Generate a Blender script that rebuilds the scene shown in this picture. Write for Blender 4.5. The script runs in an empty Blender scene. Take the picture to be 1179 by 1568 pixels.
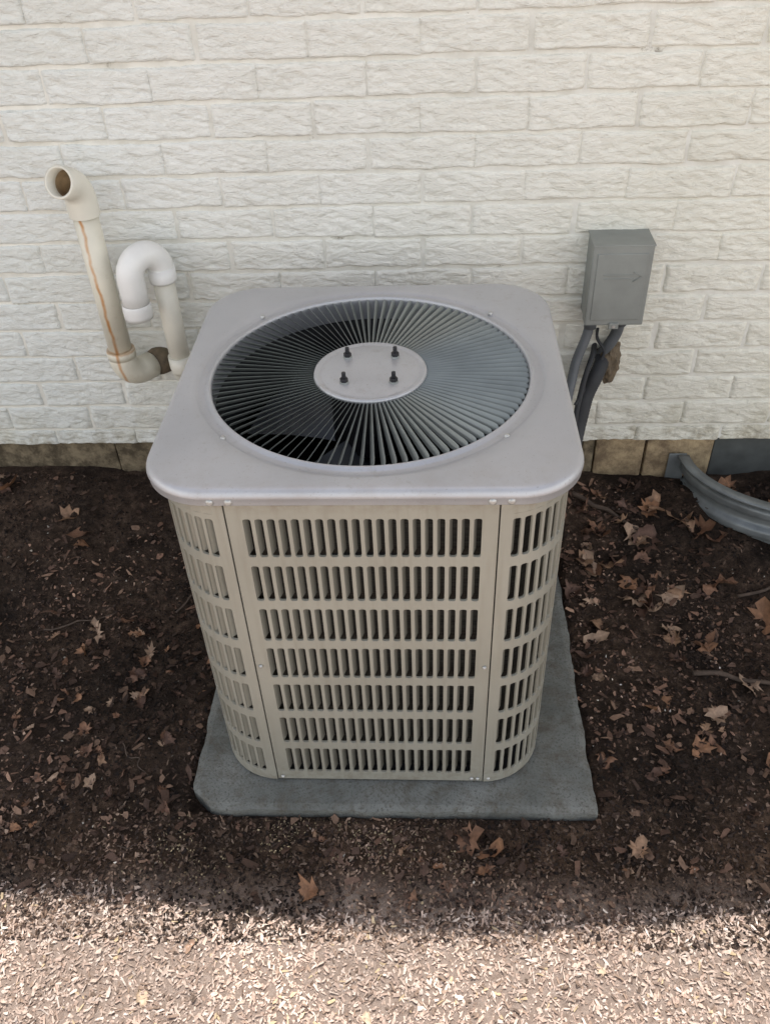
import bpy, bmesh, math, random
import numpy as np
from mathutils import Vector, Matrix, noise as mn
random.seed(7); rng=np.random.default_rng(7)
S=bpy.context.scene
S.view_settings.view_transform='Standard'; S.view_settings.look='None'; S.view_settings.exposure=0

# ------------------------------------------------------------ helpers
def empty(name):
    o=bpy.data.objects.new(name,None); S.collection.objects.link(o); return o
def meshobj(name,verts,faces,mat=None,parent=None,smooth=False,cols=None):
    me=bpy.data.meshes.new(name)
    me.from_pydata([tuple(v) for v in verts] if not isinstance(verts,np.ndarray) else verts.tolist(),[],
                   faces if not isinstance(faces,np.ndarray) else faces.tolist())
    if cols is not None:
        ca=me.color_attributes.new("Col",'FLOAT_COLOR','POINT')
        c=np.ones((len(me.vertices),4),dtype=np.float32); c[:,:3]=cols
        ca.data.foreach_set("color",c.ravel())
    if smooth: me.polygons.foreach_set("use_smooth",[True]*len(me.polygons))
    me.update()
    o=bpy.data.objects.new(name,me); S.collection.objects.link(o)
    if mat: me.materials.append(mat)
    if parent: o.parent=parent
    return o
class N:
    def __init__(s,name):
        s.m=bpy.data.materials.new(name); s.m.use_nodes=True; s.t=s.m.node_tree; s.b=s.t.nodes['Principled BSDF']
        s.tc=s.t.nodes.new('ShaderNodeTexCoord')
    def n(s,typ,**k):
        x=s.t.nodes.new(typ)
        for a,b in k.items(): setattr(x,a,b)
        return x
    def l(s,a,b): s.t.links.new(a,b)
    def map(s,scale=(1,1,1),rot=(0,0,0)):
        m=s.n('ShaderNodeMapping'); m.inputs['Scale'].default_value=scale; m.inputs['Rotation'].default_value=rot
        s.l(s.tc.outputs['Object'],m.inputs['Vector']); return m.outputs[0]
    def noise(s,vec,sc,det=4,rough=.55,dist=0):
        x=s.n('ShaderNodeTexNoise'); x.inputs['Scale'].default_value=sc; x.inputs['Detail'].default_value=det
        x.inputs['Roughness'].default_value=rough; x.inputs['Distortion'].default_value=dist
        s.l(vec,x.inputs['Vector']); return x.outputs['Fac']
    def ramp(s,fac,stops):
        r=s.n('ShaderNodeValToRGB'); e=r.color_ramp.elements
        while len(e)<len(stops): e.new(.5)
        for i,(p,c) in enumerate(stops):
            e[i].position=p; e[i].color=(*c,1) if len(c)==3 else c
        s.l(fac,r.inputs[0]); return r.outputs[0]
    def mix(s,fac,a,b,mode='MIX'):
        m=s.n('ShaderNodeMix',data_type='RGBA',blend_type=mode)
        for sock,v in ((0,fac),(6,a),(7,b)):
            if hasattr(v,'links'): s.l(v,m.inputs[sock])
            else: m.inputs[sock].default_value=v if sock==0 else (*v,1)
        return m.outputs[2]
    def math(s,op,a,b=0.,c=None):
        m=s.n('ShaderNodeMath',operation=op)
        for i,v in enumerate((a,b) if c is None else (a,b,c)):
            if hasattr(v,'links'): s.l(v,m.inputs[i])
            else: m.inputs[i].default_value=v
        return m.outputs[0]
    def bump(s,h,st=.3,d=.01):
        b=s.n('ShaderNodeBump'); b.inputs['Strength'].default_value=st; b.inputs['Distance'].default_value=d
        s.l(h,b.inputs['Height']); s.l(b.outputs[0],s.b.inputs['Normal'])
    def col(s,c):
        if hasattr(c,'links'): s.l(c,s.b.inputs['Base Color'])
        else: s.b.inputs['Base Color'].default_value=(*c,1)
    def set(s,rough=.5,metal=0.,spec=.5):
        s.b.inputs['Roughness'].default_value=rough; s.b.inputs['Metallic'].default_value=metal
        s.b.inputs['Specular IOR Level'].default_value=spec
def simple(name,c,rough=.6,metal=0.,var=.25,sc=20,bump=.1,bsc=200):
    k=N(name); v=k.map(); f=k.noise(v,sc,5)
    k.col(k.ramp(f,[(.3,tuple(x*(1-var) for x in c)),(.7,tuple(min(1,x*(1+var*.6)) for x in c))]))
    k.set(rough,metal)
    if bump: k.bump(k.noise(v,bsc,3),bump,.001)
    return k.m
def smooth01(t): t=np.clip(t,0,1); return t*t*(3-2*t)
def vnoise(x,y,seed=0):
    xi=np.floor(x).astype(np.int64); yi=np.floor(y).astype(np.int64); fx=x-xi; fy=y-yi
    def h(a,b):
        n=(a*374761393+b*668265263+seed*1442695041)&0xffffffff
        n=((n^(n>>13))*1274126177)&0xffffffff
        return ((n^(n>>16))&0xffff)/65535.
    u=fx*fx*(3-2*fx); v=fy*fy*(3-2*fy)
    return (h(xi,yi)*(1-u)+h(xi+1,yi)*u)*(1-v)+(h(xi,yi+1)*(1-u)+h(xi+1,yi+1)*u)*v
def fbm(x,y,o=4,seed=0):
    r=0;a=.5
    for i in range(o): r=r+a*vnoise(x*2**i,y*2**i,seed+i*17); a*=.5
    return r
def gridfaces(nx,ny,off=0):
    i=np.arange(nx-1)[None,:]+np.arange(ny-1)[:,None]*nx+off; i=i.ravel()
    return np.stack([i,i+1,i+1+nx,i+nx],1)
def tube(name,path,rad,mat,parent=None,seg=20,cap=True,smooth=True,wall=None):
    P=[Vector(p) for p in path]; n=len(P); R=rad if hasattr(rad,'__len__') else [rad]*n
    V=[];F=[]; up=None
    for i,p in enumerate(P):
        t=(P[min(i+1,n-1)]-P[max(i-1,0)]).normalized()
        if up is None: up=t.orthogonal().normalized()
        up=(up-t*up.dot(t)).normalized(); b=t.cross(up)
        for j in range(seg):
            a=2*math.pi*j/seg; V.append(p+(up*math.cos(a)+b*math.sin(a))*R[i])
    for i in range(n-1):
        for j in range(seg):
            k=(j+1)%seg; F.append((i*seg+j,i*seg+k,(i+1)*seg+k,(i+1)*seg+j))
    if cap: F.append(tuple(range(seg))[::-1]); F.append(tuple((n-1)*seg+j for j in range(seg)))
    o=meshobj(name,V,F,mat,parent,smooth)
    if cap and smooth:
        o.data.polygons[-1].use_smooth=False; o.data.polygons[-2].use_smooth=False
    return o
def box(name,x0,x1,y0,y1,z0,z1,mat,parent=None,bev=.003):
    bm=bmesh.new(); bmesh.ops.create_cube(bm,size=1)
    for v in bm.verts:
        v.co=Vector(((x0+x1)/2+v.co.x*(x1-x0),(y0+y1)/2+v.co.y*(y1-y0),(z0+z1)/2+v.co.z*(z1-z0)))
    if bev: bmesh.ops.bevel(bm,geom=bm.edges[:],offset=bev,segments=2,affect='EDGES',profile=.6)
    me=bpy.data.meshes.new(name); bm.to_mesh(me); bm.free(); me.materials.append(mat)
    o=bpy.data.objects.new(name,me); S.collection.objects.link(o)
    if parent: o.parent=parent
    return o
def bez(pts,n=10):
    P=[Vector(p) for p in pts]; out=[]
    Q=[P[0]*2-P[1]]+P+[P[-1]*2-P[-2]]
    for i in range(1,len(Q)-2):
        for j in range(n):
            t=j/n; a,b,c,d=Q[i-1],Q[i],Q[i+1],Q[i+2]
            out.append(.5*((2*b)+(c-a)*t+(2*a-5*b+4*c-d)*t*t+(3*b-a-3*c+d)*t**3))
    out.append(P[-1]); return out

# ------------------------------------------------------------ materials
k=N('painted_cap_metal'); v=k.map()
c=k.ramp(k.noise(v,5,5),[(.3,(.425,.432,.45)),(.7,(.49,.495,.51))])
sp=k.ramp(k.noise(v,45,6,.75),[(.54,(0,0,0)),(.68,(1,1,1))])
lp=k.ramp(k.noise(v,4,3,.6),[(.46,(0,0,0)),(.66,(1,1,1))])
c=k.mix(k.math('MULTIPLY',k.math('MULTIPLY',sp,lp),.45),c,(.29,.26,.23))
sx=k.n('ShaderNodeSeparateXYZ'); k.l(k.tc.outputs['Object'],sx.inputs[0])
fr=k.ramp(k.math('MULTIPLY_ADD',sx.outputs[1],-5.,.75),[(0,(0,0,0)),(1,(1,1,1))])
c=k.mix(k.math('MULTIPLY',k.math('MULTIPLY',fr,k.ramp(k.noise(v,14,6,.7),[(.47,(0,0,0)),(.64,(1,1,1))])),.30),c,(.34,.30,.27))
c=k.mix(k.math('MULTIPLY',k.ramp(k.noise(v,260,2,.6),[(.66,(0,0,0)),(.72,(1,1,1))]),.4),c,(.2,.17,.14))
k.col(c); k.set(.38,.35); k.bump(k.noise(v,500,2),.05,.0006); M_cap=k.m
k=N('painted_panel_metal'); v=k.map()
c=k.ramp(k.noise(v,4,5),[(.3,(.33,.32,.27)),(.7,(.39,.38,.325))])
vz=k.map((60,60,4)); c=k.mix(k.math('MULTIPLY',k.ramp(k.noise(vz,1,4),[(.5,(0,0,0)),(.8,(1,1,1))]),.4),c,(.24,.215,.165))
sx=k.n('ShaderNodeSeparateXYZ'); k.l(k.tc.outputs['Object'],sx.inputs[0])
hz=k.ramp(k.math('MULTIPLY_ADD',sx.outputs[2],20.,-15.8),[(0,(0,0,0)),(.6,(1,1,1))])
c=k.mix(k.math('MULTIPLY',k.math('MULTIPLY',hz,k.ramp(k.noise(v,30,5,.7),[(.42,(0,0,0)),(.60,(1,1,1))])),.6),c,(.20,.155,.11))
lz=k.ramp(k.math('MULTIPLY',sx.outputs[2],8.),[(0,(1,1,1)),(1,(0,0,0))])
c=k.mix(k.math('MULTIPLY',k.math('MULTIPLY',lz,k.ramp(k.noise(v,40,5,.7),[(.42,(0,0,0)),(.65,(1,1,1))])),.5),c,(.17,.14,.10))
k.col(c); k.set(.42,.25); k.bump(k.noise(v,400,2),.05,.0006); M_pan=k.m
M_grille=simple('grille_blade_metal',(.24,.262,.25),.34,.3,.2,8,0)
M_screw=simple('zinc_screw',(.5,.5,.48),.4,.6,.2,60,0)
M_black=simple('black_steel',(.025,.025,.028),.4,.3)
M_coil=N('coil_fins'); v=M_coil.map((1,1,1)); 
w=M_coil.noise(M_coil.map((3,3,300)),1,2)
M_coil.col(M_coil.ramp(w,[(.3,(.02,.02,.018)),(.7,(.085,.08,.07))])); M_coil.set(.6,.3); M_coil=M_coil.m
M_dark=simple('dark_interior',(.05,.05,.05),.8)
# white painted brick
k=N('white_painted_brick'); v=k.map()
c=k.ramp(k.noise(v,2.2,4),[(.35,(.735,.732,.675)),(.65,(.81,.807,.76))])
fine=k.noise(k.map((24,24,70)),1,5,.65,.8)
crk=k.noise(k.map((55,55,120)),1,3,.6,1.2)
c=k.mix(k.math('MULTIPLY',k.ramp(fine,[(.34,(1,1,1)),(.47,(0,0,0))]),.30),c,(.52,.50,.42))
sx=k.n('ShaderNodeSeparateXYZ'); k.l(k.tc.outputs['Object'],sx.inputs[0])
gl=k.ramp(k.math('MULTIPLY_ADD',sx.outputs[0],.5,.5),[(0,(.92,.955,.985)),(.4,(1,1,1)),(1,(1.,.985,.925))])
c=k.mix(1.,c,gl,'MULTIPLY')
low=k.math('MULTIPLY_ADD',sx.outputs[2],-2.6,1.8)
nz=k.noise(v,9,5,.7)
cl=k.n('ShaderNodeClamp'); k.l(k.math('MULTIPLY',low,k.ramp(nz,[(.46,(0,0,0)),(.74,(1,1,1))])),cl.inputs[0])
c=k.mix(k.math('MULTIPLY',cl.outputs[0],.42),c,(.50,.47,.34))
low2=k.n('ShaderNodeClamp'); k.l(k.math('MULTIPLY_ADD',sx.outputs[2],-8.,2.95),low2.inputs[0])
c=k.mix(k.math('MULTIPLY',k.math('MULTIPLY',low2.outputs[0],k.ramp(k.noise(v,26,5,.7),[(.45,(0,0,0)),(.66,(1,1,1))])),.7),c,(.25,.21,.13))
k.col(c); k.set(.6,0,.4); k.bump(k.math('ADD',fine,k.math('MULTIPLY',crk,.55)),.95,.006); M_brick=k.m
k=N('mortar_paint'); v=k.map()
c=k.ramp(k.noise(v,14,5,.65),[(.3,(.60,.59,.53)),(.65,(.76,.755,.70))])
sp=k.ramp(k.noise(v,11,6,.75),[(.62,(0,0,0)),(.70,(1,1,1))])
c=k.mix(k.math('MULTIPLY',sp,.75),c,(.17,.15,.11))
k.col(c); k.set(.7,0,.3); k.bump(k.noise(v,90,4),.5,.003); M_mort=k.m
k=N('foundation_stone'); v=k.map()
k.col(k.mix(k.ramp(k.noise(v,18,6,.7),[(.42,(0,0,0)),(.62,(1,1,1))]),(.075,.06,.04),(.22,.18,.12)))
k.set(.9,0,.2); k.bump(k.noise(v,60,5),.8,.006); M_found=k.m
k=N('sandstone_block'); v=k.map()
k.col(k.mix(k.ramp(k.noise(v,14,6,.7),[(.38,(0,0,0)),(.6,(1,1,1))]),(.17,.125,.08),(.40,.31,.19)))
k.set(.9,0,.2); k.bump(k.noise(v,60,5),.8,.006); M_sand=k.m
k=N('concrete_pad'); v=k.map()
c=k.ramp(k.noise(v,7,6,.6),[(.3,(.105,.112,.103)),(.7,(.215,.222,.208))])
c=k.mix(k.ramp(k.noise(v,170,3,.7),[(.52,(0,0,0)),(.68,(1,1,1))]),c,(.085,.085,.075))
c=k.mix(k.math('MULTIPLY',k.ramp(k.noise(v,22,7,.8),[(.47,(0,0,0)),(.64,(1,1,1))]),.65),c,(.085,.07,.05))
k.col(c); k.set(.8,0,.35); k.bump(k.noise(v,180,4),.6,.003); M_pad=k.m
k=N('soil'); v=k.map()
big=k.noise(v,3.5,4,.6)
dark=k.ramp(k.noise(v,34,7,.8),[(.3,(.016,.012,.009)),(.52,(.055,.039,.031)),(.72,(.16,.115,.09))])
dark=k.mix(1.,dark,k.ramp(big,[(.35,(.55,.55,.55)),(.65,(1.5,1.42,1.3))]),'MULTIPLY')
sx=k.n('ShaderNodeSeparateXYZ'); k.l(k.tc.outputs['Object'],sx.inputs[0])
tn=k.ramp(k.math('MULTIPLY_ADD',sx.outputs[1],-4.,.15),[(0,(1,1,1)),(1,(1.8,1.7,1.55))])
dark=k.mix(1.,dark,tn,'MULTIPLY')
sun_pale=k.ramp(k.noise(v,60,6,.75),[(.3,(.34,.25,.20)),(.7,(.66,.53,.45))])
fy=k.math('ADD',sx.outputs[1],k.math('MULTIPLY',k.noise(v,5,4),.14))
f=k.ramp(k.math('MULTIPLY_ADD',fy,-9.,-1.15),[(.0,(0,0,0)),(1,(1,1,1))])  # soil turns paler inside the sun patch, part of the sunlight painted as colour
k.col(k.mix(f,dark,sun_pale)); k.set(.95,0,.15); k.bump(k.noise(v,120,5,.8),1,.014); M_soil=k.m
def attrmat(name,rough=.85,bsc=150,spec=.25):
    k=N(name); a=k.n('ShaderNodeAttribute',attribute_name='Col'); v=k.map()
    k.col(k.mix(1.,a.outputs['Color'],k.ramp(k.noise(v,bsc,3,.7),[(.25,(.65,.63,.6)),(.7,(1.15,1.12,1.1))]),'MULTIPLY'))
    k.set(rough,0,spec); return k.m
M_chip=attrmat('mulch_chips'); M_leaf=attrmat('dry_leaf',.7,90,.35)
def pvc(name,c,streak=False):
    k=N(name); v=k.map(); col=k.ramp(k.noise(v,10,5),[(.3,tuple(x*.86 for x in c)),(.7,c)])
    if streak:
        sx=k.n('ShaderNodeSeparateXYZ'); k.l(k.tc.outputs['Object'],sx.inputs[0])
        wob=k.noise(k.map((0.01,0.01,9)),1,3)
        d=k.math('ABSOLUTE',k.math('SUBTRACT',k.math('ADD',sx.outputs[0],k.math('MULTIPLY',sx.outputs[2],.02)),k.math('MULTIPLY_ADD',wob,.03,-.7)))
        g=k.ramp(k.math('MULTIPLY',d,100.),[(.15,(1,1,1)),(.6,(0,0,0))])
        g=k.math('MULTIPLY',g,k.ramp(k.noise(k.map((40,40,25)),1,4),[(.3,(.4,.4,.4)),(.6,(1,1,1))]))
        col=k.mix(k.math('MULTIPLY',g,.9),col,(.50,.22,.05))
        for zc,wd in ((.607,.006),(.972,.008)):
            dz=k.math('ABSOLUTE',k.math('SUBTRACT',k.math('ADD',sx.outputs[2],k.math('MULTIPLY',k.noise(v,30,3),.012)),zc+.006))
            g=k.ramp(k.math('DIVIDE',dz,wd),[(.2,(1,1,1)),(1,(0,0,0))])
            col=k.mix(k.math('MULTIPLY',g,.65),col,(.42,.22,.07))
        dirt=k.ramp(k.noise(v,30,6,.7),[(.58,(0,0,0)),(.75,(1,1,1))])
        col=k.mix(k.math('MULTIPLY',dirt,.3),col,(.35,.25,.13))
    k.col(col); k.set(.38,0,.5); return k.m
M_pvc=pvc('aged_pvc',(.74,.71,.60),True); M_pvcw=pvc('white_pvc',(.78,.78,.76)); M_pvcc=pvc('cream_pvc',(.73,.71,.62))
M_rust=simple('rust_stained_pvc',(.45,.33,.20),.6,0,.5,25,0)
M_boxm=simple('grey_enclosure_paint',(.25,.265,.25),.5,.1,.16,12,.1)
M_cond=simple('grey_conduit',(.10,.11,.12),.55,0,.2)
M_insul=simple('black_pipe_insulation',(.035,.037,.04),.8,0,.3)
M_brown=simple('sealant_putty',(.13,.10,.065),.8,0,.4,60,.5)
M_steel=simple('galvanised_steel',(.20,.22,.225),.42,.3,.3,15,.05)
M_soffit=simple('white_soffit_paint',(.8,.8,.78),.5,0,.05)
M_shing=simple('roof_shingle',(.10,.095,.09),.9,0,.4,30,.5)
M_vent=simple('dark_vent_panel',(.075,.082,.08),.7,0,.25)

# ------------------------------------------------------------ ground
def hgt(x,y):
    x=np.asarray(x,float); y=np.asarray(y,float)
    h=-.022+ .135*smooth01((y-.50)/.47)*(1+.22*smooth01((-x-.3)/.8)) 
    near=smooth01(1-(np.maximum(np.abs(x)-3,0)+np.maximum(np.abs(y)-3,0))/4)
    bumpy=(fbm(x*3+9,y*3+4,4,3)-.47)*.05+(fbm(x*22+9,y*22+4,3,5)-.44)*.020
    dpad=np.maximum(np.maximum(-.44-x,x-.49),np.maximum(-.085-y,y-.84))
    k=smooth01(dpad/.12)
    h=h+bumpy*near*(.25+.75*k)
    h=h+.02*np.exp(-((x+.43)/.06)**2-((y+.06)/.05)**2)
    inside=np.clip(dpad,-.03,0)/-.03
    return h*(1-inside)+(-.045)*inside
def axis(lo,hi,step,far):
    a=list(np.arange(lo,hi+1e-6,step)); s=step; x=hi; r=[]
    while x<far: s*=1.35; x+=s; r.append(x)
    s=step;x=lo;l=[]
    while x>-far: s*=1.35; x-=s; l.append(x)
    return np.array(l[::-1]+a+r)
ax=axis(-1.7,1.7,.0085,250); ay=axis(-.9,1.0,.0085,250)
gx,gy=np.meshgrid(ax,ay); gz=hgt(gx,gy)
meshobj('ground',np.stack([gx.ravel(),gy.ravel(),gz.ravel()],1),gridfaces(len(ax),len(ay)),M_soil,None,True)

# chips (mulch)
def chips(n,xr,yr,Lr,Wr,pal,pw,dens,lift=.004,tilt=.45,shade=True,var=(.6,1.3)):
    x=rng.uniform(*xr,n*3); y=rng.uniform(*yr,n*3)
    keep=rng.random(n*3)<dens(x,y)
    pad=(x>-.43)&(x<.48)&(y>-.078)&(y<.83)
    keep&=~pad; keep&=y<.955
    x=x[keep][:n]; y=y[keep][:n]; n=len(x)
    L=rng.uniform(*Lr,n)*rng.uniform(.5,1,n); Wd=rng.uniform(*Wr,n)
    a=rng.uniform(0,2*np.pi,n); t1=rng.normal(0,tilt,n)*.7; t2=rng.normal(0,tilt,n)
    z=hgt(x,y)+rng.uniform(0,lift,n)+np.abs(np.sin(t1))*L*.3
    ux=np.stack([np.cos(a)*np.cos(t1),np.sin(a)*np.cos(t1),np.sin(t1)],1)
    wv=np.stack([-np.sin(a)*np.cos(t2),np.cos(a)*np.cos(t2),np.sin(t2)],1)
    C=np.stack([x,y,z],1); V=np.zeros((n,6,3))
    cs=[(-.5,-.35),(.1,-.5),(.5,-.2),(.42,.4),(-.05,.5),(-.48,.25)]
    for i,(p,q) in enumerate(cs):
        V[:,i]=C+ux*(L*(p+rng.normal(0,.12,n)))[:,None]+wv*(Wd*(q+rng.normal(0,.16,n)))[:,None]
        V[:,i,2]+=rng.normal(0,.0012,n)
    F=np.arange(n*6).reshape(n,6)
    pal=np.array(pal); ci=rng.choice(len(pal),n,p=np.array(pw)/sum(pw)); c=pal[ci]*rng.uniform(*var,(n,1))
    if shade: c=c*(.45+1.2*smooth01((fbm(x*3.5+3,y*3.5,4,31)-.3)/.35))[:,None]
    else: c=c*(.82+.36*smooth01((fbm(x*5+3,y*5,4,37)-.3)/.35))[:,None]
    return V.reshape(-1,3),F,np.repeat(np.clip(c,0,.85),6,axis=0)
def joinlayers(name,layers,mat,parent=None):
    V=[];F=[];Cc=[];o=0
    for v,f,c in layers: V.append(v);F.append(f+o);Cc.append(c);o+=len(v)
    return meshobj(name,np.concatenate(V),np.concatenate(F),mat,parent,False,np.concatenate(Cc))
sun_edge=lambda x: -.250-.035*np.exp(-((x-.1)/.5)**2)
sun_patch=lambda x,y: smooth01((sun_edge(x)+.025-y+(fbm(x*5,y*5,4,9)-.45)*.12)/.06)  # pale wood chips start at the shadow line; their colour adds to the sunlit contrast
half=lambda x,y: smooth01((.04-y+(fbm(x*4,y*4,4,19)-.45)*.3)/.3)
layers=[]
layers.append(chips(34000,(-1.7,1.7),(-.35,.97),(.004,.016),(.003,.009),
  [(.026,.018,.015),(.055,.038,.030),(.11,.07,.052),(.18,.115,.085),(.31,.225,.175)],[6,5,3.4,1.5,.5],lambda x,y:.15+.85*fbm(x*6,y*6,3,2)))
layers.append(chips(11000,(-1.5,1.5),(-.35,.12),(.004,.016),(.002,.007),
  [(.22,.155,.115),(.15,.105,.08),(.33,.245,.19),(.09,.062,.05)],[3,3,1.2,2.8],half,.006))
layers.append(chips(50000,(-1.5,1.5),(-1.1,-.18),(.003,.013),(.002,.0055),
  [(.66,.535,.46),(.58,.455,.385),(.74,.63,.56),(.44,.33,.27)],[4,4,2.5,2],sun_patch,.004,.30,False,(.85,1.12)))
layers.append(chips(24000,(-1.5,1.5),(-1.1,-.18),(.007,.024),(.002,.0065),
  [(.66,.53,.45),(.56,.43,.36),(.74,.64,.57),(.38,.28,.22),(.20,.15,.12),(.65,.52,.34)],[4,4,3,2,.7,.6],sun_patch,.006,.36,False,(.8,1.15)))
layers.append(chips(6200,(-.75,.7),(-.4,.02),(.003,.007),(.002,.005),
  [(.42,.35,.23),(.32,.26,.165),(.22,.165,.11)],[1,1,1],lambda x,y:np.exp(-((x+.18)/.28)**2-((y+.16)/.07)**2)*smooth01((fbm(x*14,y*14,3,7)-.3)/.25),.004,.45,False))
layers.append(chips(300,(-1.6,1.6),(-.3,.95),(.003,.008),(.002,.006),[(.5,.48,.44),(.36,.33,.28)],[1,1],lambda x,y:.5+0*x,.010))
layers.append(chips(1500,(-1.6,1.6),(-.27,.95),(.015,.042),(.006,.018),[(.15,.09,.065),(.09,.058,.045),(.22,.145,.105)],[1,1.2,.7],lambda x,y:.5+0*x,.010,.35))
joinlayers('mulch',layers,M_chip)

# leaves : crumpled, irregular, pointed lobes
def leafshape():
    kind=random.random()
    if kind<.5:   # maple
        base=[(-.55,0),(-.45,.28),(-.62,.60),(-.25,.50),(-.10,.95),(.12,.62),(.40,.80),(.42,.42),(.72,.38),(1.0,0)]
    elif kind<.8: # oak
        base=[(-1.0,0),(-.72,.16),(-.62,.40),(-.42,.20),(-.22,.52),(-.05,.22),(.18,.55),(.35,.22),(.62,.38),(.70,.15),(.95,0)]
    else:         # torn scrap
        base=[(-.8,0),(-.6,.35),(-.1,.5),(.1,.30),(.5,.45),(.85,0)]
    up=[(x+random.gauss(0,.06),y*random.uniform(.75,1.15)) for x,y in base]
    dn=[(x+random.gauss(0,.06),-y*random.uniform(.6,1.15)) for x,y in base[1:-1]][::-1]
    if random.random()<.35: dn=[(x,y*random.uniform(.2,.6)) for x,y in dn]
    return up+dn
V=[];F=[];CL=[]
def addleaf(x,y,size,col,zoff=.006):
    pts=leafshape(); b=len(V); z=float(hgt(x,y))+zoff
    M=Matrix.Translation((x,y,z+size*.10))@Matrix.Rotation(random.uniform(0,6.28),4,'Z')@Matrix.Rotation(random.gauss(0,.30),4,'X')@Matrix.Rotation(random.gauss(0,.30),4,'Y')
    cu=random.uniform(-.3,1.0); cv=random.uniform(-.3,.6); ph=random.uniform(0,6); ph2=random.uniform(0,6)
    def P(u,w): 
        return M@Vector((u*size,w*size*(1-.15*abs(w)),size*(cu*w*w+cv*u*u-.22+.15*abs(w)+.10*math.sin(5*u+ph)+.11*math.sin(6*w+ph2+u*3))))
    V.append(P(0,0)); CL.append([q*.75 for q in col])
    fr=(.35,.7,1.)
    for s in fr:
        for p in pts: V.append(P(p[0]*s,p[1]*s)); d=random.uniform(.7,1.15)*(1 if s<1 else .8); CL.append([q*d for q in col])
    n=len(pts)
    for i in range(n):
        j=(i+1)%n; F.append((b,b+1+i,b+1+j))
        for l_ in range(len(fr)-1): o=b+1+l_*n; F.append((o+i,o+n+i,o+n+j,o+j))
pal=[(.22,.12,.075),(.31,.195,.125),(.16,.09,.062),(.38,.27,.195),(.28,.15,.085),(.12,.07,.052)]
def scatter(n,fx,fy,s0,s1,pl=None):
    c=0
    while c<n:
        x=fx();y=fy()
        if -.45<x<.5 and -.09<y<.86: continue
        if y>.95: continue
        addleaf(x,y,random.uniform(s0,s1),random.choice(pl or pal)); c+=1
scatter(95,lambda:random.uniform(.5,1.7),lambda:random.uniform(.55,.95),.022,.055)
scatter(28,lambda:random.uniform(.5,1.5),lambda:random.uniform(.1,.6),.02,.05)
scatter(18,lambda:random.uniform(.5,1.4),lambda:random.uniform(-.25,.2),.012,.034)
scatter(22,lambda:random.uniform(-1.6,-.45),lambda:random.uniform(.1,.95),.018,.042)
scatter(60,lambda:random.gauss(-.72,.22),lambda:random.gauss(.25,.18),.010,.026)
scatter(26,lambda:random.uniform(-1.4,1.4),lambda:random.uniform(-.27,-.1),.009,.026)
scatter(26,lambda:random.uniform(-1.2,1.2),lambda:random.uniform(-1.,-.3),.010,.028,[(.60,.44,.33),(.52,.36,.25),(.42,.28,.2),(.66,.52,.38)])
for x,y,s,cc in [(.58,.50,.060,1),(.545,.44,.045,3),(.66,.24,.060,4),(.80,.20,.040,3),(-1.16,.90,.060,4),(-1.19,.93,.04,3),(1.0,.5,.065,4),(.9,.62,.055,0),(.62,.68,.055,1),(.19,-.13,.045,0),(.24,-.15,.045,4),(-.14,-.25,.035,4),(.70,.75,.05,3),(.83,.8,.055,1),(-.9,.76,.055,0),(-.95,.80,.045,1),(-1.1,.42,.045,1),(.55,-.15,.03,1),(.66,.62,.045,4),(.75,.48,.035,3),(1.0,.25,.05,1),(.9,.08,.04,4)]:
    addleaf(x,y,s,pal[cc],.01)
meshobj('leaf_litter',V,F,M_leaf,None,True,np.array(CL))
# fallen twigs / roots
tw=empty('fallen_twigs'); M_twig=simple('twig_bark',(.085,.06,.045),.9,0,.4,60,.4)
for i,(x,y,L,a,r) in enumerate([(.95,.30,.35,-.25,.007),(.62,.84,.22,-.6,.008),(-.58,.06,.12,-.75,.0018),(-.85,.5,.2,.4,.003),(.9,-.02,.12,1.1,.002),(-.55,.60,.14,1.0,.003),(1.1,.62,.3,.2,.005),(-.5,-.15,.12,.1,.0015),(-1.1,.15,.18,.9,.0025)]):
    pts=[]
    for j in range(7):
        t=j/6-.5; px=x+L*t*math.cos(a)+random.uniform(-.008,.008); py=y+L*t*math.sin(a)+random.uniform(-.008,.008)
        pts.append((px,py,float(hgt(px,py))+r*.7+.003))
    tube('twig_%d'%(i+1),bez(pts,3),[r*(1-.5*q/18) for q in range(19)],M_twig,tw,7)

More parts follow.
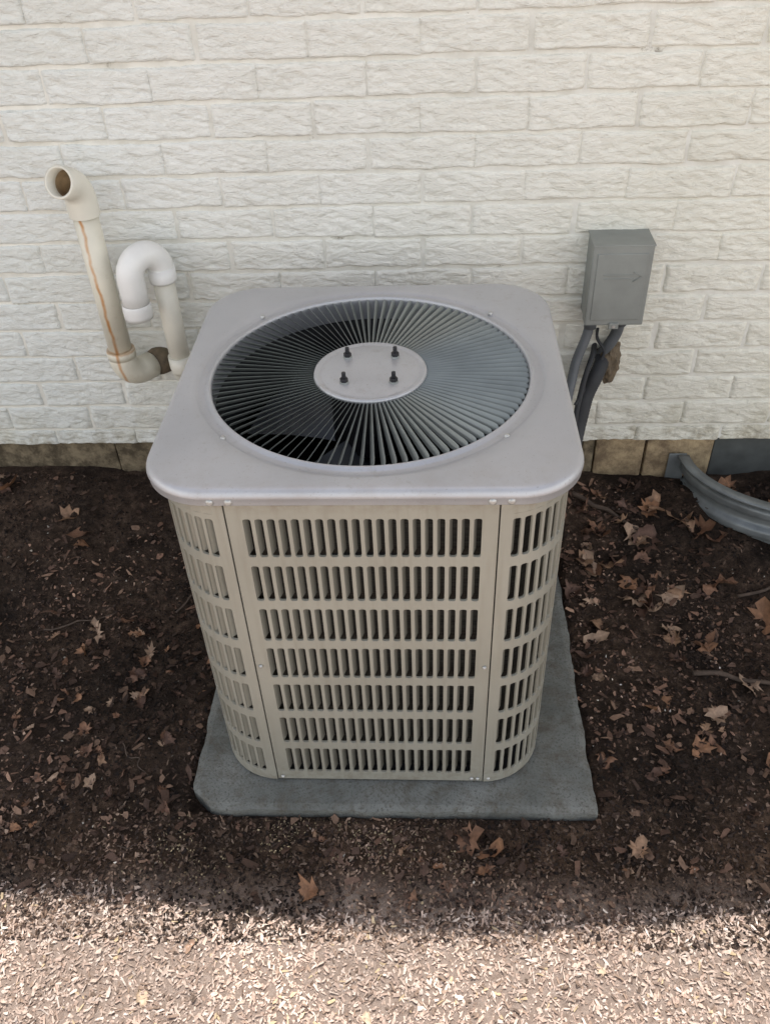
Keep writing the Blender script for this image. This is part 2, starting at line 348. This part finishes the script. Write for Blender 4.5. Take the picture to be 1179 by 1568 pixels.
# ------------------------------------------------------------ house
house=empty('brick_house')
WY=.988; p=.2436; q=.08115; u0=-.2676; v0=1.0597; WB=.238
hv=[];hf=[];off=0
def addbrick(x0,x1,z0,z1,nx,nz,sd):
    global off
    us=np.concatenate([[0,.010,.025],np.linspace(.045,.955,nx),[.975,.99,1]]); 
    vs=np.concatenate([[0,.035,.08],np.linspace(.14,.86,nz),[.92,.965,1]])
    U,Vv=np.meshgrid(us,vs); X=x0+(x1-x0)*U; Z=z0+(z1-z0)*Vv
    wob=(fbm(X*11,Z*14+sd*3.7,3,sd)-.45)
    Z=Z+wob*.011+ (fbm(X*60,Z*9+sd,2,sd+5)-.4)*.005
    X=X+(fbm(X*7,Z*40+sd,3,sd+2)-.45)*.008
    ex=np.minimum(U,1-U)*(x1-x0); ez=np.minimum(Vv,1-Vv)*(z1-z0)
    prof=smooth01(ex/.0042)**.6*smooth01(ez/.0042)**.6
    t=fbm(X*30+sd*1.3,Z*85+X*22,4,sd+11); r=1-np.abs(2*t-.95)*1.8
    r2=1-np.abs(2*fbm(X*48+sd,Z*95-X*30,3,sd+23)-.9)*2
    dep=.0044+rng.normal(0,.0009)+ (t-.47)*.0072+np.clip(r,0,1)*.0022+np.clip(r2,0,1)*.0016+(U-.5)*rng.normal(0,.0014)
    dep=dep*(1-.35*smooth01(1-ex/.012))+.0014*smooth01(1-(Vv*(z1-z0))/.02)
    Y=WY-dep*prof+.0008
    hv.append(np.stack([X.ravel(),Y.ravel(),Z.ravel()],1)); hf.append(gridfaces(len(us),len(vs),off)); off+=X.size
for v in range(-10,25):
    zc=v0+v*q; z0=zc-q/2; z1=zc+q/2
    if v==-10: z0=WB-.006
    jz=.0038
    for i in range(-22,22):
        xs=u0+p*(i+(0 if v%2==0 else .5))
        x1=xs+p
        if xs<-4.5 or x1>4.5: continue
        vis=-1.6<xs<1.5 and v<8
        gp=.0008+abs(rng.normal(0,.0009))
        addbrick(xs+gp+rng.normal(0,.003),x1-gp+rng.normal(0,.003),z0+jz+rng.normal(0,.0009),z1-jz+rng.normal(0,.0009),44 if vis else 5,16 if vis else 3,int((v+40)*97+i+60))
o=meshobj('brick_courses',np.concatenate(hv),np.concatenate(hf),M_brick,house,True)
zt=3.06
ms=meshobj('mortar_wall',[(-4.6,WY,WB),(4.6,WY,WB),(4.6,WY,zt),(-4.6,WY,zt),(4.6,7,WB),(4.6,7,zt),(-4.6,7,WB),(-4.6,7,zt)],[(0,1,2,3),(1,4,5,2),(6,0,3,7),(4,6,7,5)],M_mort,house)
fx=-4.6; i=0
while fx<.60:
    wdt=random.uniform(.28,.45); x1=min(fx+wdt,.60)
    box('foundation_block_%d'%i,fx+.001,x1-.001,WY+.004+random.uniform(0,.003),WY+.2,-.1,WB-.002,M_found,house,.006); fx=x1; i+=1
box('foundation_block_a',.602,.745,WY+.004,WY+.2,-.1,WB-.002,M_sand,house,.008)
box('foundation_block_b',.749,.942,WY+.000,WY+.2,-.1,WB+.004,M_sand,house,.010)
box('vent_panel',.946,1.65,WY+.014,WY+.2,-.1,WB+.002,M_vent,house,.003)
fx=1.654
while fx<4.6:
    x1=min(fx+random.uniform(.28,.45),4.6); box('foundation_block_r%d'%i,fx+.002,x1-.002,WY+.004,WY+.2,-.1,WB-.002,M_found,house,.006); fx=x1;i+=1
EV=.30
ex=np.linspace(-5,5,81); shadow_curve=lambda x:.050*np.exp(-((x-.15)/.45)**2)+.010*np.sin(x*3.1+.4)  # unseen eave edge bowed and waved to curve its shadow on the ground
Vv=[];Ff=[]
for x in ex:
    e=EV+.058-shadow_curve(x)
    for (y,z) in [(WY,3.0),(e+.09,3.0),(e+.09,2.98),(e,2.98),(e-.01,3.05),(e-.01,3.09),(e+.09,3.11),(7,5.6)]: Vv.append((x,y,z))
m=8
for i in range(len(ex)-1):
    for j in range(m-1): Ff.append((i*m+j,(i+1)*m+j,(i+1)*m+j+1,i*m+j+1))
ro=meshobj('roof_eave',Vv,Ff,M_soffit,house); ro.data.materials.append(M_shing)
for pi_,po in enumerate(ro.data.polygons):
    if pi_%(m-1)==6: po.material_index=1

# ------------------------------------------------------------ pad
nx,ny=60,60
us=np.linspace(0,1,nx);vs=np.linspace(0,1,ny)
pv=[];
for j in range(ny):
    for i in range(nx):
        x=-.424+.898*us[i]; y=-.072+.90*vs[j]
        e=min(us[i],1-us[i])*.898; e2=min(vs[j],1-vs[j])*.9
        z=-.004*(1-min(1,e/.015)) -.004*(1-min(1,e2/.015))
        z+=(mn.noise(Vector((x*9,y*9,0))))*.0012
        wob=mn.noise(Vector((x*14,y*14,3)))*.005+mn.noise(Vector((x*50,y*50,3)))*.003
        if i in(0,nx-1): x+=wob
        if j in(0,ny-1): y+=wob
        d=math.hypot(x+.424,y+.072)
        if d<.05: x+=(.05-d)*.7; y+=(.05-d)*.4
        pv.append((x,y,z))
pf=gridfaces(nx,ny).tolist()
ring=[i for i in range(nx)]+[nx-1+nx*j for j in range(1,ny)]+[nx*(ny-1)+i for i in range(nx-2,-1,-1)]+[nx*j for j in range(ny-2,0,-1)]
b=len(pv)
for r_ in ring: x,y,z=pv[r_]; pv.append((x,y,-.055))
for i in range(len(ring)):
    j=(i+1)%len(ring); pf.append((ring[i],b+i,b+j,ring[j]))
meshobj('concrete_pad',pv,pf,M_pad,None,False)

# ------------------------------------------------------------ AC unit
ac=empty('air_conditioner_condenser')
H=.854; HW=.358; FL=.23; RC=.128; CY=.358
def per(k_,s,offn,z):
    if s<=FL: x,y,nx_,ny_=s,-HW,0,-1
    else:
        ph=(s-FL)/RC; x=FL+RC*math.sin(ph); y=-FL-RC*math.cos(ph); nx_,ny_=math.sin(ph),-math.cos(ph)
    x+=nx_*offn; y+=ny_*offn
    for _ in range(k_): x,y=-y,x
    return (x,y+CY,z)
V=[];F=[]
def quad(k_,pts):
    b=len(V)
    for s,o_,z in pts: V.append(per(k_,s,o_,z))
    F.append(tuple(range(b,b+len(pts))))
ZT=.832; ZB=.008; PZ=.1095; top=.7918
def cell(k_,sc,pw,zc,sw,sh,o0,cov,dep):
    b=len(V); hw=pw/2; hh=PZ/2; rad=min(.0045,sw/2*.8); inn=[];out=[]
    for sx_,sz_,st in ((1,1,0),(-1,1,1),(-1,-1,2),(1,-1,3)):
        loc=[]
        for a in (0,30,60,90):
            aa=math.radians(a+90*st)
            loc.append((sx_*(sw/2-rad)+rad*math.cos(aa),sz_*(sh/2-rad)+rad*math.sin(aa)))
        inn+=loc
        for i,(u,w) in enumerate(loc):
            if st in(0,2): out.append((sx_*hw,w) if i==0 else ((u,sz_*hh) if i==3 else (sx_*hw,sz_*hh)))
            else: out.append((u,sz_*hh) if i==0 else ((sx_*hw,w) if i==3 else (sx_*hw,sz_*hh)))
    n=16
    rings=[(out,0),(inn,0),([(u*.97,w*.995) for u,w in inn],-.0015),([(u*.95,w*.99) for u,w in inn],-.005)]
    for ring_,d in rings:
        for u,w in ring_: V.append(per(k_,sc+u,o0+d,zc+w))
    for r_ in range(3):
        for i in range(n):
            j=(i+1)%n
            A,B,C_,D_=b+r_*n+i,b+r_*n+j,b+(r_+1)*n+j,b+(r_+1)*n+i
            if r_==0 and out[i]==out[j]: F.append((A,C_,D_))
            else: F.append((A,B,C_,D_))
    l=sc-sw/2+.0003
    quad(k_,[(l,o0-.004,zc-sh/2+.002),(l+sw*cov,o0-dep,zc-sh/2+.004),(l+sw*cov,o0-dep,zc+sh/2-.004),(l,o0-.004,zc+sh/2-.002)])
def solid(k_,s0,s1,z0,z1,o0,n=1):
    for i in range(n):
        a=s0+(s1-s0)*i/n; c=s0+(s1-s0)*(i+1)/n
        quad(k_,[(a,o0,z0),(c,o0,z0),(c,o0,z1),(a,o0,z1)])
for k_ in range(4):
    g=.0012; n=20; a0,a1=-.205,.205; pw=(a1-a0)/n
    solid(k_,-FL+g,a0,ZB,ZT,0); solid(k_,a1,FL-g,ZB,ZT,0)
    solid(k_,a0,a1,top,ZT,0); solid(k_,a0,a1,ZB,top-7*PZ,0)
    for s in(-FL+g,FL-g): quad(k_,[(s,0,ZB),(s,-.006,ZB),(s,-.006,ZT),(s,0,ZT)])
    for r_ in range(7):
        for i in range(n): cell(k_,a0+pw*(i+.5),pw,top-PZ*(r_+.5),.0138,.0875,0,.42,.018)
    o0=.002; La=FL+g; Lb=FL+RC*math.pi/2-g; n=8; m0=.018; pw=(Lb-La-2*m0)/n
    for z0,z1 in ((ZB,ZT),):
        solid(k_,La,La+m0,z0,z1,o0,2); solid(k_,Lb-m0,Lb,z0,z1,o0,2)
    solid(k_,La+m0,Lb-m0,top,ZT,o0,n); solid(k_,La+m0,Lb-m0,ZB,top-7*PZ,o0,n)
    for s in(La,Lb): quad(k_,[(s,o0,ZB),(s,-.006,ZB),(s,-.006,ZT),(s,o0,ZT)])
    for r_ in range(7):
        for i in range(n): cell(k_,La+m0+pw*(i+.5),pw,top-PZ*(r_+.5),.0145,.0875,o0,.60,.0140)
    for i in range(24):
        a=-FL+(FL*2+RC*math.pi/2)*i/24; c=-FL+(FL*2+RC*math.pi/2)*(i+1)/24
        quad(k_,[(a,0,ZB),(c,0,ZB),(c,-.02,ZB),(a,-.02,ZB)])
bm=bmesh.new(); me=bpy.data.meshes.new('louvered_panels'); me.from_pydata(V,[],F); bm.from_mesh(me)
bmesh.ops.remove_doubles(bm,verts=bm.verts,dist=.00002); bmesh.ops.recalc_face_normals(bm,faces=bm.faces); bm.to_mesh(me); bm.free()
me.materials.append(M_pan); o=bpy.data.objects.new('louvered_panels',me); S.collection.objects.link(o); o.parent=ac
def ringshell(name,offn,z0,z1,mat,ns=14):
    V=[];F=[]
    L=2*FL+RC*math.pi/2
    for k_ in range(4):
        for i in range(ns): 
            s=-FL+L*i/ns
            V.append(per(k_,s,offn,z0)); V.append(per(k_,s,offn,z1))
    n=4*ns
    for i in range(n): j=(i+1)%n; F.append((2*i,2*j,2*j+1,2*i+1))
    return meshobj(name,V,F,mat,ac,False)
ringshell('coil',-.038,.01,.80,M_coil)
V=[per(k_,-FL+(2*FL+RC*math.pi/2)*i/14,-.008,.012) for k_ in range(4) for i in range(14)]
meshobj('base_pan',V,[tuple(range(len(V)))],M_dark,ac)
for (x,y) in ((-.22,.05),(.22,.05),(-.22,.66),(.22,.66)): box('foot_%d%d'%(x>0,y>.3),x-.02,x+.02,y-.02,y+.02,-.002,.012,M_pan,ac,.002)
# cap
def rs(th,half,rad):
    c,s=abs(math.cos(th)),abs(math.sin(th)); t=half/max(c,s); o_=t*min(c,s)
    if o_<=half-rad: return t
    a=half-rad; bb=a*(c+s); cc=2*a*a-rad*rad
    return bb+math.sqrt(max(0,bb*bb-cc))
NA=288
loops=[('c',.305,-.05),('c',.305,-.006),('c',.3065,-.001),('c',.309,.0015),('c',.312,.0005),('c',.3155,-.004),('c',.319,-.0055),('c',.329,-.0055),('c',.3325,-.003),('c',.336,0),
 ('m',.25,.0003),('m',.5,.0006),('m',.75,.0003),('s',(.357,.100),0),('s',(.363,.105),-.001),('s',(.3680,.109),-.0035),('s',(.3715,.112),-.0075),('s',(.3738,.114),-.0125),('s',(.3745,.115),-.0165),('s',(.3730,.114),-.0180),('s',(.3728,.114),-.030),('s',(.372,.114),-.0315),('s',(.362,.114),-.0315)]
V=[];F=[]
for t,a,z in loops:
    for i in range(NA):
        th=2*math.pi*(i+.5)/NA
        if t=='c': r_=a
        elif t=='s': r_=rs(th,*a)
        else: r_=.336*(1-a)+rs(th,.357,.100)*a
        V.append((r_*math.cos(th),CY+r_*math.sin(th)*(1.012 if t!='c' and math.sin(th)>0 else 1),H+z))
for L_ in range(len(loops)-1):
    for i in range(NA):
        j=(i+1)%NA; F.append((L_*NA+i,L_*NA+j,(L_+1)*NA+j,(L_+1)*NA+i))
o=meshobj('top_cap',V,F,M_cap,ac,True)
bm=bmesh.new(); bm.from_mesh(o.data); bmesh.ops.recalc_face_normals(bm,faces=bm.faces)
if sum(f.normal.z for f in bm.faces)<0: bmesh.ops.reverse_faces(bm,faces=bm.faces)
bm.to_mesh(o.data); bm.free()
# grille blades
V=[];F=[];NB=100
for i in range(NB):
    th=2*math.pi*i/NB; c,s=math.cos(th),math.sin(th)
    rr=[.100,.112,.20,.290,.300,.3045]; ww=[.0042,.0055,.0085,.0108,.0095,.004]; zz=[-.006,-.004,-.003,-.003,-.003,-.004]
    b=len(V)
    for r_,w_,z_ in zip(rr,ww,zz):
        tl=math.radians(50); ct,st=math.cos(tl)*w_/2*1.15,math.sin(tl)*w_/2*1.25
        for sg,tk in ((-1,0),(-.2,.0009),(1,0),(.9,-.0012),(-.9,-.0012)):
            tt=sg*ct; z2=H+z_+sg*st+tk-.002
            V.append((r_*c-tt*s,CY+r_*s+tt*c,z2))
    for a in range(len(rr)-1):
        for j in range(5):
            kk=(j+1)%5; F.append((b+a*5+j,b+a*5+kk,b+(a+1)*5+kk,b+(a+1)*5+j))
meshobj('grille_blades',V,F,M_grille,ac,False)
def lathe(name,prof,mat,cx_=0,cy_=CY,seg=64,par=ac,smooth=True):
    V=[];F=[]
    for r_,z in prof:
        for i in range(seg):
            a=2*math.pi*i/seg; V.append((cx_+r_*math.cos(a),cy_+r_*math.sin(a),z))
    for L_ in range(len(prof)-1):
        for i in range(seg):
            j=(i+1)%seg; F.append((L_*seg+i,L_*seg+j,(L_+1)*seg+j,(L_+1)*seg+i))
    return meshobj(name,V,F,mat,par,smooth)
lathe('hub_plate',[(.0001,H+.001),(.04,H+.0012),(.090,H+.0005),(.094,H-.0015),(.098,H-.0025),(.1015,H-.001),(.105,H+.0005),(.1085,H-.0005),(.1105,H-.006),(.106,H-.010)],M_cap)
lathe('motor',[(.0001,H-.02),(.075,H-.02),(.08,H-.025),(.08,H-.15),(.07,H-.16),(.0001,H-.16)],M_black)
V=[];F=[]
for i in range(3):
    b=len(V)
    for a in range(9):
        for r_ in (.06,.13,.20,.285):
            th=2*math.pi*i/3+4.05+(a/8)*.95*(.7+.3*r_/.285); V.append((r_*math.cos(th),CY+r_*math.sin(th),H-.12-.075*a/8))
    for a in range(8):
        for j in range(3): F.append((b+a*4+j,b+a*4+j+1,b+(a+1)*4+j+1,b+(a+1)*4+j))
meshobj('fan_blades',V,F,simple('fan_blade_metal',(.075,.08,.085),.4,.3),ac,True)
lathe('fan_shroud',[(.303,H-.05),(.300,H-.17),(.33,H-.19)],M_dark)
for i,(x,y) in enumerate(((-.047,.047),(.047,.047),(-.047,-.047),(.047,-.047))):
    lathe('washer_%d'%i,[(.0001,H+.004),(.0085,H+.004),(.009,H+.001)],M_boxm,x,CY+y,16)
    lathe('nut_%d'%i,[(.0001,H+.011),(.0074,H+.011),(.0078,H+.010),(.0078,H+.003)],M_black,x,CY+y,6,ac,False)
    lathe('stud_%d'%i,[(.0001,H+.023),(.0038,H+.023),(.0041,H+.021),(.0041,H+.008)],M_black,x,CY+y,12)
for i,a in enumerate((43,137,222,318)):
    x=.333*math.cos(math.radians(a)); y=.333*math.sin(math.radians(a))
    lathe('cap_screw_%d'%i,[(.0001,H+.003),(.003,H+.0028),(.0048,H+.001),(.005,H-.004)],M_screw,x,CY+y,12)
def sidescrew(name,k_,s,z,o_,r_=.0055):
    p0=Vector(per(k_,s,o_,z)); p1=Vector(per(k_,s,o_+.0045,z)); d=p1-p0
    tube(name,[p0,p0+d*.35,p0+d*.75,p1],[r_*1.35,r_*1.25,r_*.95,r_*.5],M_screw,ac,14)
ii=0
for k_ in range(4):
    for s in(-FL-.0,FL):
        for dx in(-.0145,.0145):
            ss=s+dx
            if ss<-FL: sidescrew('lip_screw_%d'%ii,(k_+3)%4,FL+RC*math.pi/2-.0145,H-.0245,.0150); ii+=1; continue
            sidescrew('lip_screw_%d'%ii,k_,ss,H-.0245,.0142); ii+=1
    for s,z in ((-FL+.011,.40),(FL-.011,.40),(-FL+.012,.018),(FL-.012,.018),(FL-.025,.018),(FL+.012,.018)):
        sidescrew('panel_screw_%d'%ii,k_,s,z,.0005,.0035); ii+=1

# ------------------------------------------------------------ PVC vents
def hollow(name,path,ro_,ri,mat,par,matin=None):
    n=len(path)
    P=[Vector(q_) for q_ in path]; seg=28; V=[];F=[];up=None; frames=[]
    for i in range(n):
        t=(P[min(i+1,n-1)]-P[max(i-1,0)]).normalized()
        if up is None: up=t.orthogonal().normalized()
        up=(up-t*up.dot(t)).normalized(); frames.append((P[i],up.copy(),t.cross(up)))
    R=ro_ if hasattr(ro_,'__len__') else [ro_]*n
    seqs=[(i,R[i]) for i in range(n)]+[(n-1,ri)]+[(i,ri) for i in range(n-2,-1,-1)]
    for i,rr_ in seqs:
        p_,u_,b_=frames[i]
        for j in range(seg):
            a=2*math.pi*j/seg; V.append(p_+(u_*math.cos(a)+b_*math.sin(a))*rr_)
    for i in range(len(seqs)-1):
        for j in range(seg):
            k2=(j+1)%seg; F.append((i*seg+j,i*seg+k2,(i+1)*seg+k2,(i+1)*seg+j))
    o=meshobj(name,V,F,mat,par,True)
    if matin:
        o.data.materials.append(matin)
        for i_,po in enumerate(o.data.polygons):
            if i_>=(n+1)*seg: po.material_index=1
    return o
pv1=empty('pvc_vent_pipe'); px_,py_=-.698,.893
tube('riser',[(px_,py_,.585),(px_,py_,1.0)],.030,M_pvc,pv1,28)
d=Vector((.62,.78,0)).normalized(); re=.052
c0=Vector((px_,py_,.575))+d*re
pts=[Vector((px_,py_,.605)),Vector((px_,py_,.575))]+[c0-d*re*math.cos(a)-Vector((0,0,1))*re*math.sin(a) for a in np.linspace(.12,math.pi/2,10)]+[c0-Vector((0,0,re))+d*.03]
tube('elbow_bottom',pts,.0355,M_pvc,pv1,28)
wl=c0-Vector((0,0,re))
tube('wall_stub',[wl+d*.0,wl+d*.20],.030,M_pvcc,pv1,24)
tube('sealant_ring',[(wl+d*.035),(wl+d*.05),(wl+d*.075)],[.034,.039,.041],M_brown,pv1,24)
tube('collar',[(px_,py_,.585),(px_,py_,.60),(px_,py_,.608)],[.0370,.0372,.0362],M_pvc,pv1,28)
d2=Vector((-.22,-1,0)).normalized(); re=.055
c1=Vector((px_,py_,1.0))+d2*re
pts=[Vector((px_,py_,.965)),Vector((px_,py_,1.0))]+[c1-d2*re*math.cos(a)+Vector((0,0,1))*re*math.sin(a) for a in np.linspace(.12,1.22,10)]
tl=(pts[-1]-pts[-2]).normalized(); pts.append(pts[-1]+tl*.032)
hollow('elbow_top',pts,.0365,.0305,M_pvcc,pv1,M_rust)
pv2=empty('pvc_exhaust_pipe')
a_=Vector((-.548,.905,0)); b_=Vector((-.606,.838,0)); dd=(b_-a_); rad=dd.length/2; mid=(a_+b_)/2; e1=dd.normalized()
zU=.826
tube('riser',[(a_.x,a_.y,.53),(a_.x,a_.y,.82)],.0265,M_pvcc,pv2,24)
tube('elbow_wall',[Vector((a_.x,a_.y,.58)),Vector((a_.x,a_.y,.55)),Vector((a_.x,a_.y+.01,.525)),Vector((a_.x,a_.y+.03,.51)),Vector((a_.x,a_.y+.06,.505)),Vector((a_.x,a_.y+.10,.505))],.031,M_pvcc,pv2,24)
pts=[Vector((a_.x,a_.y,zU-.03))]+[mid+Vector((0,0,zU))-e1*rad*math.cos(t)+Vector((0,0,1))*rad*1.05*math.sin(t) for t in np.linspace(0,math.pi,18)]+[Vector((b_.x,b_.y,zU-.03)),Vector((b_.x,b_.y,zU-.075))]
hollow('return_bend',pts,.0325,.026,M_pvcw,pv2)
hollow('lower_coupling',[(b_.x,b_.y,zU-.062),(b_.x,b_.y,zU-.066),(b_.x,b_.y,zU-.078),(b_.x,b_.y,zU-.090),(b_.x,b_.y,zU-.100)],[.033,.0355,.036,.036,.0355],.0265,M_pvcw,pv2)
tube('upper_coupling',[(a_.x,a_.y,zU-.035),(a_.x,a_.y,zU-.03),(a_.x,a_.y,zU+.002)],[.0335,.0345,.034],M_pvcw,pv2,24)

# ------------------------------------------------------------ disconnect box
db=empty('electrical_disconnect_box')
x0,x1,z0,z1=.504,.648,.653,.862
box('enclosure',x0+.003,x1-.003,.905,WY-.003,z0+.006,z1-.002,M_boxm,db,.003)
box('cover',x0,x1,.889,.930,z0+.004,z1+.003,M_boxm,db,.004)
box('cover_panel',x0+.012,x1-.012,.8868,.893,z0+.02,z1-.016,M_boxm,db,.0016)
box('top_flange',x0-.001,x1+.001,.885,.984,z1+.003,z1+.006,M_boxm,db,.001)
box('hasp',(x0+x1)/2-.012,(x0+x1)/2+.012,.884,.892,z0-.004,z0+.012,M_boxm,db,.002)
tube('hasp_screw',[((x0+x1)/2,.885,z0+.004),((x0+x1)/2,.882,z0+.004)],.004,M_screw,db,10)
za=z0+.135; 
box('arrow_top',x0+.030,x1-.040,.8848,.8885,za+.004,za+.0060,M_boxm,db,.0005)
box('arrow_bottom',x0+.030,x1-.040,.8848,.8885,za-.0060,za-.004,M_boxm,db,.0005)
tube('arrow_head_a',[(x1-.042,.8856,za+.012),(x1-.022,.8856,za)],.0014,M_boxm,db,6)
tube('arrow_head_b',[(x1-.042,.8856,za-.012),(x1-.022,.8856,za)],.0014,M_boxm,db,6)
cd=empty('conduit_and_refrigerant_lines')
def ribbed(name,pts,r_,mat):
    P=bez(pts,16); tube(name,P,[r_*(1+.05*(i%2)) for i in range(len(P))],mat,cd,14)
tube('conduit_fitting',[(.528,.935,.662),(.528,.935,.628)],.016,M_cond,cd,16)
ribbed('power_whip',[(.528,.935,.64),(.520,.93,.60),(.500,.915,.54),(.485,.88,.48),(.46,.82,.42),(.38,.72,.38),(.33,.66,.37)],.0125,M_cond)
tube('conduit_fitting_b',[(.605,.945,.662),(.605,.945,.630)],.017,M_cond,cd,16)
ribbed('feed_conduit',[(.605,.945,.64),(.600,.95,.60),(.585,.955,.56),(.575,.97,.53),(.57,1.0,.51)],.0145,M_cond)
ribbed('suction_line',[(.585,1.0,.53),(.575,.95,.52),(.555,.915,.49),(.535,.90,.44),(.52,.87,.38),(.49,.80,.30),(.42,.72,.24),(.33,.68,.22)],.019,M_insul)
ribbed('liquid_line',[(.56,1.0,.55),(.545,.94,.54),(.525,.90,.50),(.51,.87,.44),(.49,.82,.36),(.43,.74,.30),(.33,.70,.28)],.007,M_insul)
ribbed('control_wire',[(.56,.99,.60),(.555,.955,.585),(.575,.94,.55),(.55,.93,.50),(.53,.9,.47),(.5,.86,.44)],.004,M_insul)
bm=bmesh.new(); bmesh.ops.create_icosphere(bm,subdivisions=4,radius=1)
for v_ in bm.verts:
    n_=mn.fractal(v_.co*1.8,1,2,4); v_.co=Vector((.596+v_.co.x*.030*(1+.35*n_),.960+v_.co.y*.024*(1+.3*n_),.512+v_.co.z*.056*(1+.35*n_)))
me=bpy.data.meshes.new('sealant_clump'); bm.to_mesh(me); bm.free(); me.materials.append(M_brown)
o=bpy.data.objects.new('sealant_clump',me); S.collection.objects.link(o); o.parent=cd

# ------------------------------------------------------------ window well
ww_=empty('window_well')
A_,B_=.42,.285; cxw=.862+A_
V=[];F=[];prof=[]
for i in range(57):
    z=-.03+.215*i/56; prof.append((.0095*math.tanh(2.2*math.sin((z)*2*math.pi/.066)),z))
prof+=[(.010,.1865),(.020,.1870),(.0205,.183),(.014,.1815)]
n=72
for i in range(n+1):
    a=math.pi+math.pi*i/n; c,s=math.cos(a),math.sin(a)
    nn=Vector((c/A_,s/B_,0)).normalized()
    for o_,z in prof: V.append((cxw+A_*c+nn.x*o_,WY-.012+B_*s+nn.y*o_,z))
m=len(prof)
for i in range(n):
    for j in range(m-1): F.append((i*m+j,(i+1)*m+j,(i+1)*m+j+1,i*m+j+1))
o=meshobj('corrugated_wall',V,F,M_steel,ww_,True)
so=o.modifiers.new('s','SOLIDIFY'); so.thickness=.0022
box('flange_left',.815,.866,WY-.012,WY-.008,-.02,.19,M_steel,ww_,.001)
box('flange_right',cxw+A_-.004,cxw+A_+.05,WY-.012,WY-.008,-.02,.19,M_steel,ww_,.001)

# ------------------------------------------------------------ light
EL=math.radians(78.7)
sd=bpy.data.lights.new('sun','SUN'); sd.energy=5.; sd.angle=math.radians(.5); sd.color=(1,.96,.90)
so_=bpy.data.objects.new('sun',sd); S.collection.objects.link(so_); so_.location=(0,3,8)
so_.rotation_euler=(-(math.pi/2-EL),0,0)
w=bpy.data.worlds.new('World'); S.world=w; w.use_nodes=True; nt=w.node_tree
bg=nt.nodes['Background']; sky=nt.nodes.new('ShaderNodeTexSky'); sky.sky_type='NISHITA'; sky.sun_disc=False
sky.sun_elevation=EL; sky.sun_rotation=0; sky.dust_density=2.; sky.air_density=1.
tc=nt.nodes.new('ShaderNodeTexCoord'); nz_=nt.nodes.new('ShaderNodeTexNoise'); nz_.inputs['Scale'].default_value=2.2; nz_.inputs['Detail'].default_value=3
nt.links.new(tc.outputs['Generated'],nz_.inputs['Vector'])
rp=nt.nodes.new('ShaderNodeValToRGB'); rp.color_ramp.elements[0].position=.28; rp.color_ramp.elements[1].position=.48
nt.links.new(nz_.outputs['Fac'],rp.inputs[0])
sz=nt.nodes.new('ShaderNodeSeparateXYZ'); nt.links.new(tc.outputs['Generated'],sz.inputs[0])
rz=nt.nodes.new('ShaderNodeValToRGB'); rz.color_ramp.elements[0].position=.28; rz.color_ramp.elements[0].color=(1,1,1,1); rz.color_ramp.elements[1].position=.75; rz.color_ramp.elements[1].color=(.08,.08,.08,1)
nt.links.new(sz.outputs[2],rz.inputs[0])
mm=nt.nodes.new('ShaderNodeMath'); mm.operation='MULTIPLY'; nt.links.new(rp.outputs[0],mm.inputs[0]); nt.links.new(rz.outputs[0],mm.inputs[1])
mx=nt.nodes.new('ShaderNodeMix'); mx.data_type='RGBA'
nt.links.new(mm.outputs[0],mx.inputs[0]); nt.links.new(sky.outputs[0],mx.inputs[6]); mx.inputs[7].default_value=(13.6,13.6,13.4,1)  # bright low cloud haze added to the sky to lift light on the wall
nt.links.new(mx.outputs[2],bg.inputs[0]); bg.inputs[1].default_value=.15

# ------------------------------------------------------------ camera
X,Y,Z,pi,ya,ro_,Fp=[0.11464, -1.08988, 1.7177, 0.70074, -0.06831, -0.04735, 1318.82378]
f=Vector((math.sin(ya)*math.cos(pi),math.cos(ya)*math.cos(pi),-math.sin(pi)))
r0=Vector((math.cos(ya),-math.sin(ya),0)); u0_=r0.cross(f)
r=r0*math.cos(ro_)+u0_*math.sin(ro_); u=-r0*math.sin(ro_)+u0_*math.cos(ro_)
cam=bpy.data.cameras.new('camera'); co=bpy.data.objects.new('camera',cam); S.collection.objects.link(co)
Mx=Matrix(((r.x,u.x,-f.x,X),(r.y,u.y,-f.y,Y),(r.z,u.z,-f.z,Z),(0,0,0,1))); co.matrix_world=Mx
cam.sensor_fit='VERTICAL'; cam.sensor_height=36; cam.lens=36*Fp/1568; cam.clip_end=600; cam.clip_start=.02
S.camera=co
